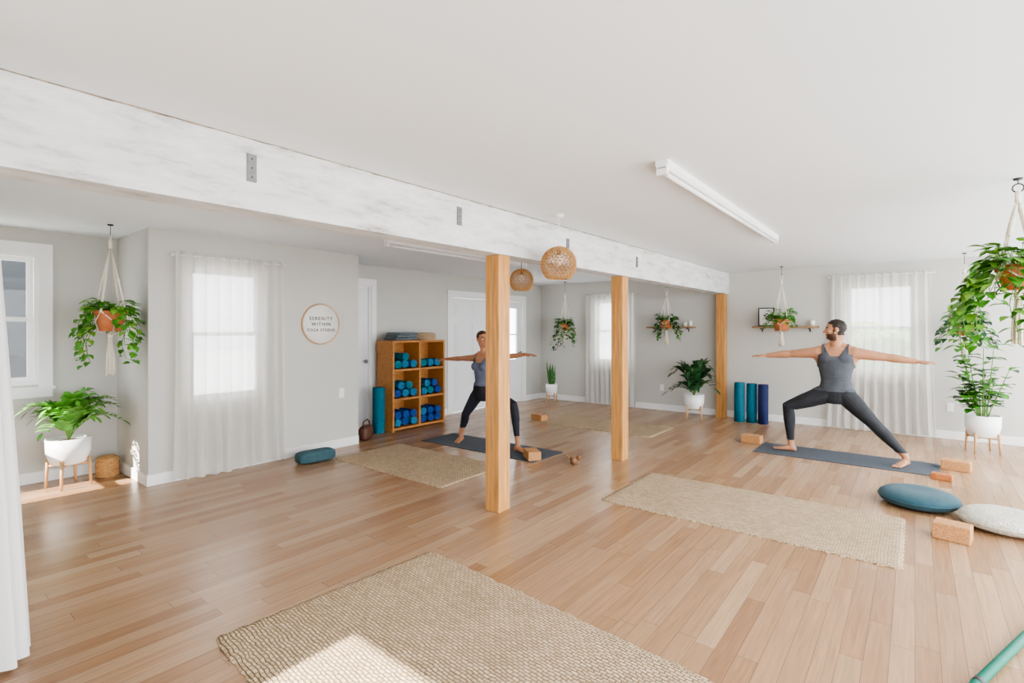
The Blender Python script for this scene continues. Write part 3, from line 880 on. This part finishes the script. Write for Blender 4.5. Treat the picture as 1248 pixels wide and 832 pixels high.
hanging('hanging_pothos_planter', 1.33, 5.62, 2.245, 1.60, 1.42, .115, 1.02, 20, .088, .5, out=.20, xmax=1.53, az_bias=2.6)
hanging('hanging_pothos_planter', 8.42, 5.35, 2.12, 1.56, 1.42, .10, 1.2, 16, .085, .55, out=.16, xmax=8.7, mats=(DKLEAF, POTH))
hanging('hanging_pothos_planter', 8.40, 3.31, 2.10, 1.60, 1.45, .105, 1.17, 13, .08, .35, out=.15, xmax=8.7, mats=(DKLEAF, POTH))
hanging('hanging_pothos_planter', 8.38, 1.55, 2.20, 1.60, 1.42, .12, 1.18, 10, .085, .14, out=.16, xmax=8.7, crown=.16, mats=(POTH, POTH))
hanging('hanging_pothos_planter', 8.30, -.47, 2.20, 1.50, 1.36, .11, 1.1, 15, .10, .30, out=.26, xmax=8.6, mats=(DKLEAF, POTH), crown=.18)
hanging('hanging_pothos_planter', 4.42, -.50, 2.31, 1.83, 1.68, .105, 1.33, 20, .095, .60, out=.22, crown=.16, braid=True, mats=(POTH, POTH2), az_bias=2.1)

# ---------------------------------------------------------------- pendants
def pendant(name, x, y, zc, r, cordm):
    me = bpy.data.meshes.new('shade'); vs = []; fs = []
    seg, rows = 24, 13
    for j in range(rows+1):
        ph = .22+(2.55-.22)*j/rows; rr = r*math.sin(ph)**.85; zz = r*.98*math.cos(ph)
        for i in range(seg):
            t_ = 2*pi*(i+.5*(j % 2))/seg; vs.append((rr*math.cos(t_), rr*math.sin(t_), zz))
    for j in range(rows):
        for i in range(seg):
            k = (i+1) % seg; a_, b_, c_, d_ = j*seg+i, j*seg+k, (j+1)*seg+k, (j+1)*seg+i
            if j % 2: fs += [(a_, b_, c_), (a_, c_, d_)]
            else: fs += [(a_, b_, d_), (b_, c_, d_)]
    me.from_pydata(vs, [], fs); me.materials.append(WICK)
    m = M()
    m.tube([(x, y, CEIL), (x, y, zc+r*.9)], .004, cordm, 6)
    m.lathe([(.001, CEIL-.025), (.04, CEIL-.02), (.045, CEIL)], (x, y, 0), WHITEP, 20)
    m.tube([(x, y, zc+r*.98), (x, y, zc+r*.55)], .018, DARKM, 12)
    m.ell((x, y, zc+r*.2), (.035, .035, .045), BULB)
    for zz, rr in ((.975, .22), (-.80, .56)):
        m.tube([(x+r*rr*math.cos(2*pi*i/30), y+r*rr*math.sin(2*pi*i/30), zc+r*zz) for i in range(31)], .006, WICK, 6)
    root = m.obj(name)
    o = bpy.data.objects.new('shade', me); scene.collection.objects.link(o)
    w = o.modifiers.new('wf', 'WIREFRAME'); w.thickness = .0105; w.use_even_offset = False
    o.parent = root; o.location = V((x, y, zc))-root.location
pendant('woven_pendant_lamp', 3.49, 2.28, 1.965, .142, WHITEP)
pendant('woven_pendant_lamp', 4.93, 3.76, 2.03, .142, DARKM)

# ---------------------------------------------------------------- people
def person(name, X0, Y0, sgn, k, C, P):
    m = M(); D = SKINTMP
    wS, wH, wW, lim = P['sh'], P['hip'], P['waist'], P['limb']
    X = V((1, 0, 0)); Yv = V((0, 1, 0))
    tor = [(.60, .10*wH, .085, 0), (.64, .150*wH, .105, -.005), (.70, .170*wH, .115, -.01), (.77, .158*wH, .105, 0), (.86, .130*wW, .090, .005),
           (.93, .136*wW, .095, .005), (1.01, .152*wS, .105, .0), (1.09, .165*wS, .108, 0), (1.15, .168*wS, .098, -.005), (1.195, .140*wS, .075, -.01), (1.235, .085, .06, -.012)]
    m.loft([(V((0, f, z)), X*a, Yv*b) for z, a, b, f in tor], D, 28)
    if P['female']:
        for s in (-1, 1): m.ell((s*.068, .075, 1.06), (.058, .055, .056), D)
    else:
        for s in (-1, 1): m.ell((s*.078, .062, 1.105), (.078, .048, .058), D)
    for s in (-1, 1): m.ell((s*.075, -.06, .675), (.085, .075, .085), D)
    m.tube([(0, -.02, 1.17), (0, -.008, 1.25), (0, .01, 1.34)], [.068*lim, .056*lim, .055*lim], D, 16)
    sx = .172*wS
    for s in (-1, 1):
        m.tube([(s*.02, -.02, 1.255), (s*.09, -.015, 1.215), (s*.16*wS, -.005, 1.185)], [.045*lim, .046*lim, .05*lim], D, 12, True)
        hz = P['hz'][0 if s > 0 else 1]
        sh = V((s*sx, 0, 1.165)); wr = V((s*.705, .0, hz)); el = V((s*(sx+.275), -.012, (1.165+hz)/2+.0))
        pts = [V((s*(sx-.06), 0, 1.15)), sh, sh.lerp(el, .3), sh.lerp(el, .6), el, el.lerp(wr, .25), el.lerp(wr, .6), wr]
        m.tube(pts, [a*lim for a in (.06, .062, .054, .049, .040, .043, .035, .025)], D, 16, True)
        m.tube([(s*.12*wS, -.01, 1.02), (s*.15*wS, -.01, 1.11), (s*.20*wS, -.005, 1.15)], [.045, .05*lim, .045*lim], D, 12, True)
        hr = []
        for t_, wd, th in ((0, .024, .020), (.02, .029, .017), (.05, .038, .015), (.085, .041, .013), (.098, .036, .010)):
            hr.append((wr+V((s*t_, 0, -.03*t_)), V((0, wd*lim**.5, 0)), V((0, 0, th))))
        m.loft(hr, D, 14)
        for q, ln, base in ((.031, .070, .088), (.0105, .080, .092), (-.0105, .073, .090), (-.031, .056, .084)):
            b = wr+V((s*(base-.015), q*.95, -.002)); n1 = wr+V((s*(base+ln*.42), q*1.12, -.004)); n2 = wr+V((s*(base+ln*.75), q*1.18, -.011)); n3 = wr+V((s*(base+ln), q*1.2, -.020))
            m.tube([b, n1, n2, n3], [.0095, .0088, .0082, .007], D, 8, True)
        m.tube([wr+V((s*.02, .02, -.004)), wr+V((s*.05, .046, -.010)), wr+V((s*.082, .060, -.016)), wr+V((s*.105, .064, -.020))], [.014, .0115, .0098, .008], D, 8, True)
    hipz = .70
    for s, kn, an, toe in ((1, V(P['fk']), V(P['fa']), V(P['ft'])), (-1, V(P['bk']), V(P['ba']), V(P['bt']))):
        hp = V((s*.088*wH, 0, hipz))
        pts = [hp, hp.lerp(kn, .25), hp.lerp(kn, .55), hp.lerp(kn, .85), kn, kn.lerp(an, .2)+V((0, -.012, 0)), kn.lerp(an, .4)+V((0, -.012, 0)), kn.lerp(an, .7), an]
        m.tube(pts, [a*P['leg'] for a in (.092, .088, .076, .060, .056, .055, .053, .038, .031)], D, 18, True)
        td = V((toe.x-an.x, toe.y-an.y, 0)); td.normalize(); sd = V((-td.y, td.x, 0)); fl = math.hypot(toe.x-an.x, toe.y-an.y)
        base = V((an.x, an.y, 0)); Z = V((0, 0, 1))
        m.tube([an, base+Z*.045-td*.005], [.032*P['leg'], .034], D, 14, True)
        rr = [(-.055, .018, .022), (-.045, .028, .030), (-.015, .031, .038), (.04, .034, .034), (.08, .040, .024), (fl-.035, .044, .017), (fl-.015, .040, .012)]
        m.loft([(base+td*t_+Z*(h), sd*w_, Z*h) for t_, w_, h in rr], D, 16)
        for q, ln, r_ in ((-.030, .030, .012), (-.012, .026, .0095), (.003, .022, .009), (.017, .017, .0085), (.030, .010, .008)):
            qq = q*(s if True else 1)*(-1 if s < 0 else 1)
            m.tube([base+td*(fl-.03)+sd*qq+Z*.012, base+td*(fl+ln-.012)+sd*qq+Z*.010], [r_, r_*.9], D, 8, True)
    yaw = P['yaw']; hc = V((P['headx'], .012, 1.425)); pit = Matrix.Rotation(P.get('pitch', 0), 3, 'X')
    Rm = Matrix.Rotation(yaw, 3, 'Z') @ pit
    def H(a, b, c_): return hc+Rm @ V((a, b, c_))
    hs = P['head']
    def he(c_, r_): m.ell(H(*[q*hs for q in c_]), [q*hs for q in r_], D, Rm, 20, 14)
    he((0, -.012, .030), (.076, .097, .088)); he((0, .022, -.03), (.063, .068, .083)); he((0, .040, .02), (.060, .052, .060))
    he((0, .062, -.092), (.030, .026, .022)); he((0, .082, .024), (.048, .013, .011)); he((0, .086, -.062), (.023, .013, .010))
    for s in (-1, 1):
        he((s*.078, -.008, -.004), (.010, .019, .031)); he((s*.040, .062, -.022), (.022, .022, .020)); he((s*.045, .015, -.07), (.022, .045, .022))
    m.tube([H(0, .088*hs, .012*hs), H(0, .102*hs, -.010*hs), H(0, .113*hs, -.028*hs)], [.008, .010, .0125], D, 10, True)
    for s in (-1, 1): he((s*.012, .098, -.031), (.009, .011, .008))
    m.tube([H(0, -.03*hs, -.05*hs), V((0, -.01, 1.28))], [.055*lim, .055*lim], D, 14, True)
    if P['female']: he((0, -.105, .055), (.036, .034, .036))
    tmp = m.obj('tmp', origin=False)
    md = tmp.modifiers.new('r', 'REMESH'); md.mode = 'VOXEL'; md.voxel_size = .0052; md.use_smooth_shade = True
    sm = tmp.modifiers.new('s', 'SMOOTH'); sm.factor = .5; sm.iterations = 3
    dg = bpy.context.evaluated_depsgraph_get(); me = bpy.data.meshes.new_from_object(tmp.evaluated_get(dg))
    bpy.data.objects.remove(tmp)
    inv = Rm.inverted()
    def cls(p):
        s, f, z = p
        if z > 1.27 and abs(s-hc.x) < .2:
            q = (inv @ (p-hc))/hs; a, b, c_ = q
            ear = abs(a) > .0725 and ((b+.008)/.021)**2+((c_+.004)/.033)**2 < 1
            if P['female'] and b < -.105+.02 and c_ > .0: return 'hair'
            hl = .062+.012*math.cos(a*30)
            if not ear:
                if c_ > hl and b < .085: return 'hair'
                if b < .022 and c_ > -.004 and abs(a) > .03: return 'hair'
                if b < -.018 and c_ > -.062: return 'hair'
                if b < .034 and c_ > .030: return 'hair'
            if abs(c_-.026) < .0045 and .016 < abs(a) < .045 and b > .06: return 'brow'
            if abs(a) < .021 and -.070 < c_ < -.055 and b > .085: return 'lip'
            if not P['female']:
                if c_ < -.048 and b > -.005 and c_ > -.125 and not (abs(a) < .012 and c_ > -.078 and b > .08 and c_ < -.055): return 'beard'
                if c_ < .0 and abs(b-.024) < .010 and abs(a) > .045: return 'beard'
                if abs(a) < .028 and -.054 < c_ < -.044 and b > .07: return 'beard'
            return 'skin'
        arm = abs(s) > .145*wS+ (1.19-z)*.10 if z > 1.03 else False
        if z > P['hem']:
            if arm: return 'skin'
            neck = P['neck']+ (.0 if f > 0 else .045)
            if z > neck and abs(s) < .045+(z-neck)*.55: return 'skin'
            if z > 1.0 and f > -.5 and abs(s) < .5:
                return 'top' if z < 1.26 and (z < 1.15 or (abs(s) < .118*wS and abs(s) > .05)) else 'skin'
            return 'top'
        if z > P['cuff'] : return 'leg'
        return 'skin'
    off = {'skin': 0, 'top': .007, 'leg': .004, 'hair': .006, 'beard': .002, 'brow': .0015, 'lip': 0}
    vs = []
    for v in me.vertices:
        c_ = cls(v.co); o_ = off[c_]
        n_ = v.normal
        if c_ == 'hair': o_ += .004*noise.noise(v.co*60)
        if c_ == 'top': o_ += .004+.006*noise.noise(V((v.co.x*14, v.co.y*14, v.co.z*9)))+.003*noise.noise(V((v.co.x*10, v.co.y*10, v.co.z*45)))*max(0, 1-abs(v.co.z-.86)/.14)
        if c_ == 'leg': o_ += .003*noise.noise(V((v.co.x*16, v.co.y*16, v.co.z*16)))
        vs.append(v.co+n_*o_)
    fin = M(); mi = {}
    for kk in off: mi[kk] = fin.idx(C[kk])
    def W(p): return V((X0-p[1]*k, Y0+sgn*p[0]*k, .0075+p[2]*k))
    fin.v = [tuple(W(p)) for p in vs]
    for poly in me.polygons:
        vv = list(poly.vertices)
        if sgn < 0: vv.reverse()
        fin.f.append(vv); fin.mi.append(mi[cls(poly.center)]); fin.sm.append(True)
    for s in (-1, 1):
        e = H(s*.030*hs, .0765*hs, .006*hs); fin.ell(W(e), (.0105*k,)*3, EYEW, seg=12, rows=8)
        e = H(s*.0305*hs, .0835*hs, .006*hs); fin.ell(W(e), (.0050*k,)*3, EYED, seg=10, rows=8)
    fin.obj(name)

SKINTMP = mat('skin_tan', (.45, .22, .125), .5, .08, 10)
SKIN2 = mat('skin_warm', (.40, .185, .10), .5, .08, 10)
EYEW = mat('eye_white', (.60, .56, .52), .3); EYED = mat('eye_iris', (.03, .015, .01), .2)
HAIR = mat('dark_hair', (.018, .012, .009), .55, .4, 60, .6, 200)
HAIR2 = mat('brown_hair', (.045, .022, .012), .5, .4, 60, .6, 200)
BEARD = mat('beard_stubble', (.09, .045, .028), .8, .4, 150)
LIP = mat('lips', (.42, .16, .12), .5)
TOPM = mat('charcoal_tank_top', (.070, .078, .092), .85, .15, 10, .3, 150)
LEGM = mat('black_leggings', (.018, .020, .024), .75, .15, 10, .2, 100)
TOPW = mat('slate_tank_top', (.10, .115, .165), .85, .12, 10, .3, 150)
LEGW = mat('black_capri_leggings', (.010, .012, .020), .7, .15, 10)
person('man_in_warrior_pose', 6.75, .70, 1, 1.0,
       dict(skin=SKINTMP, top=TOPM, leg=LEGM, hair=HAIR, beard=BEARD, brow=HAIR, lip=LIP),
       dict(sh=1.08, hip=.97, waist=1.05, limb=1.08, leg=1.08, female=False, hz=(1.115, 1.095), hem=.735, neck=1.13, cuff=.135,
            fk=(.47, .05, .53), fa=(.45, .0, .10), ft=(.62, .01, 0), bk=(-.36, .03, .40), ba=(-.62, 0, .10), bt=(-.55, .165, 0),
            yaw=-math.radians(78), headx=.005, head=.97))
person('woman_in_warrior_pose', 4.72, 4.19, -1, .92,
       dict(skin=SKIN2, top=TOPW, leg=LEGW, hair=HAIR2, beard=HAIR2, brow=HAIR2, lip=LIP),
       dict(sh=.88, hip=1.0, waist=.86, limb=.84, leg=.93, female=True, hz=(1.24, 1.13), hem=.80, neck=1.11, cuff=.20,
            fk=(.54, .04, .60), fa=(.58, .0, .10), ft=(.73, .02, 0), bk=(-.28, .06, .39), ba=(-.42, 0, .10), bt=(-.36, .15, 0),
            yaw=-math.radians(65), headx=-.01, head=.93))

# ---------------------------------------------------------------- outside
m = M(); m.box(-30, 40, -30, 40, -.3, -.12, BOUNCE_GROUND); m.obj('outdoor_ground')
m = M(); m.box(-2.5, 2.4, 9.2, 9.6, -.12, 3.6, HOUSE)
m.obj('neighbour_house')
m = M()
for i in range(26):
    c_ = V((rv(10.6, 11.6), rv(-1.5, 2.0), rv(.1, 1.3))); m.ell(c_, (rv(.3, .5), rv(.3, .5), rv(.3, .5)), HEDGE, seg=14, rows=10)
hd = m.obj('garden_hedge')

# ---------------------------------------------------------------- light
w = bpy.data.worlds.new('world'); scene.world = w; w.use_nodes = True
nt = w.node_tree; bg = nt.nodes['Background']; bg.inputs[0].default_value = (.91, .955, 1, 1)
tc = nt.nodes.new('ShaderNodeTexCoord'); dt = nt.nodes.new('ShaderNodeVectorMath'); dt.operation = 'DOT_PRODUCT'
dt.inputs[1].default_value = (-.35, -.93, .1)
mr = nt.nodes.new('ShaderNodeMapRange'); mr.inputs[1].default_value = -.3; mr.inputs[2].default_value = .9
mr.inputs[3].default_value = 5.2; mr.inputs[4].default_value = 7.8
nt.links.new(tc.outputs['Generated'], dt.inputs[0]); nt.links.new(dt.outputs['Value'], mr.inputs[0]); nt.links.new(mr.outputs[0], bg.inputs[1])
sun = bpy.data.lights.new('sun', 'SUN'); sun.energy = 24; sun.angle = .01; sun.color = (1, .95, .87)
so = bpy.data.objects.new('sun', sun); scene.collection.objects.link(so)
el = math.radians(34.9)
so.rotation_euler = V((math.cos(el), .0, -math.sin(el))).to_track_quat('-Z', 'Y').to_euler()
so.location = (-6, 1.5, 5)

# ---------------------------------------------------------------- camera
cam = bpy.data.cameras.new('camera'); co = bpy.data.objects.new('camera', cam); scene.collection.objects.link(co)
co.location = (0, 0, 1.43); co.rotation_euler = (pi/2, 0, math.radians(38.4-90))
cam.sensor_width = 36; cam.lens = 36*620/1248; cam.shift_y = -14/1248; cam.clip_start = .02
scene.camera = co
scene.view_settings.view_transform = 'AgX'
scene.view_settings.look = 'AgX - Medium High Contrast'
scene.view_settings.exposure = .25
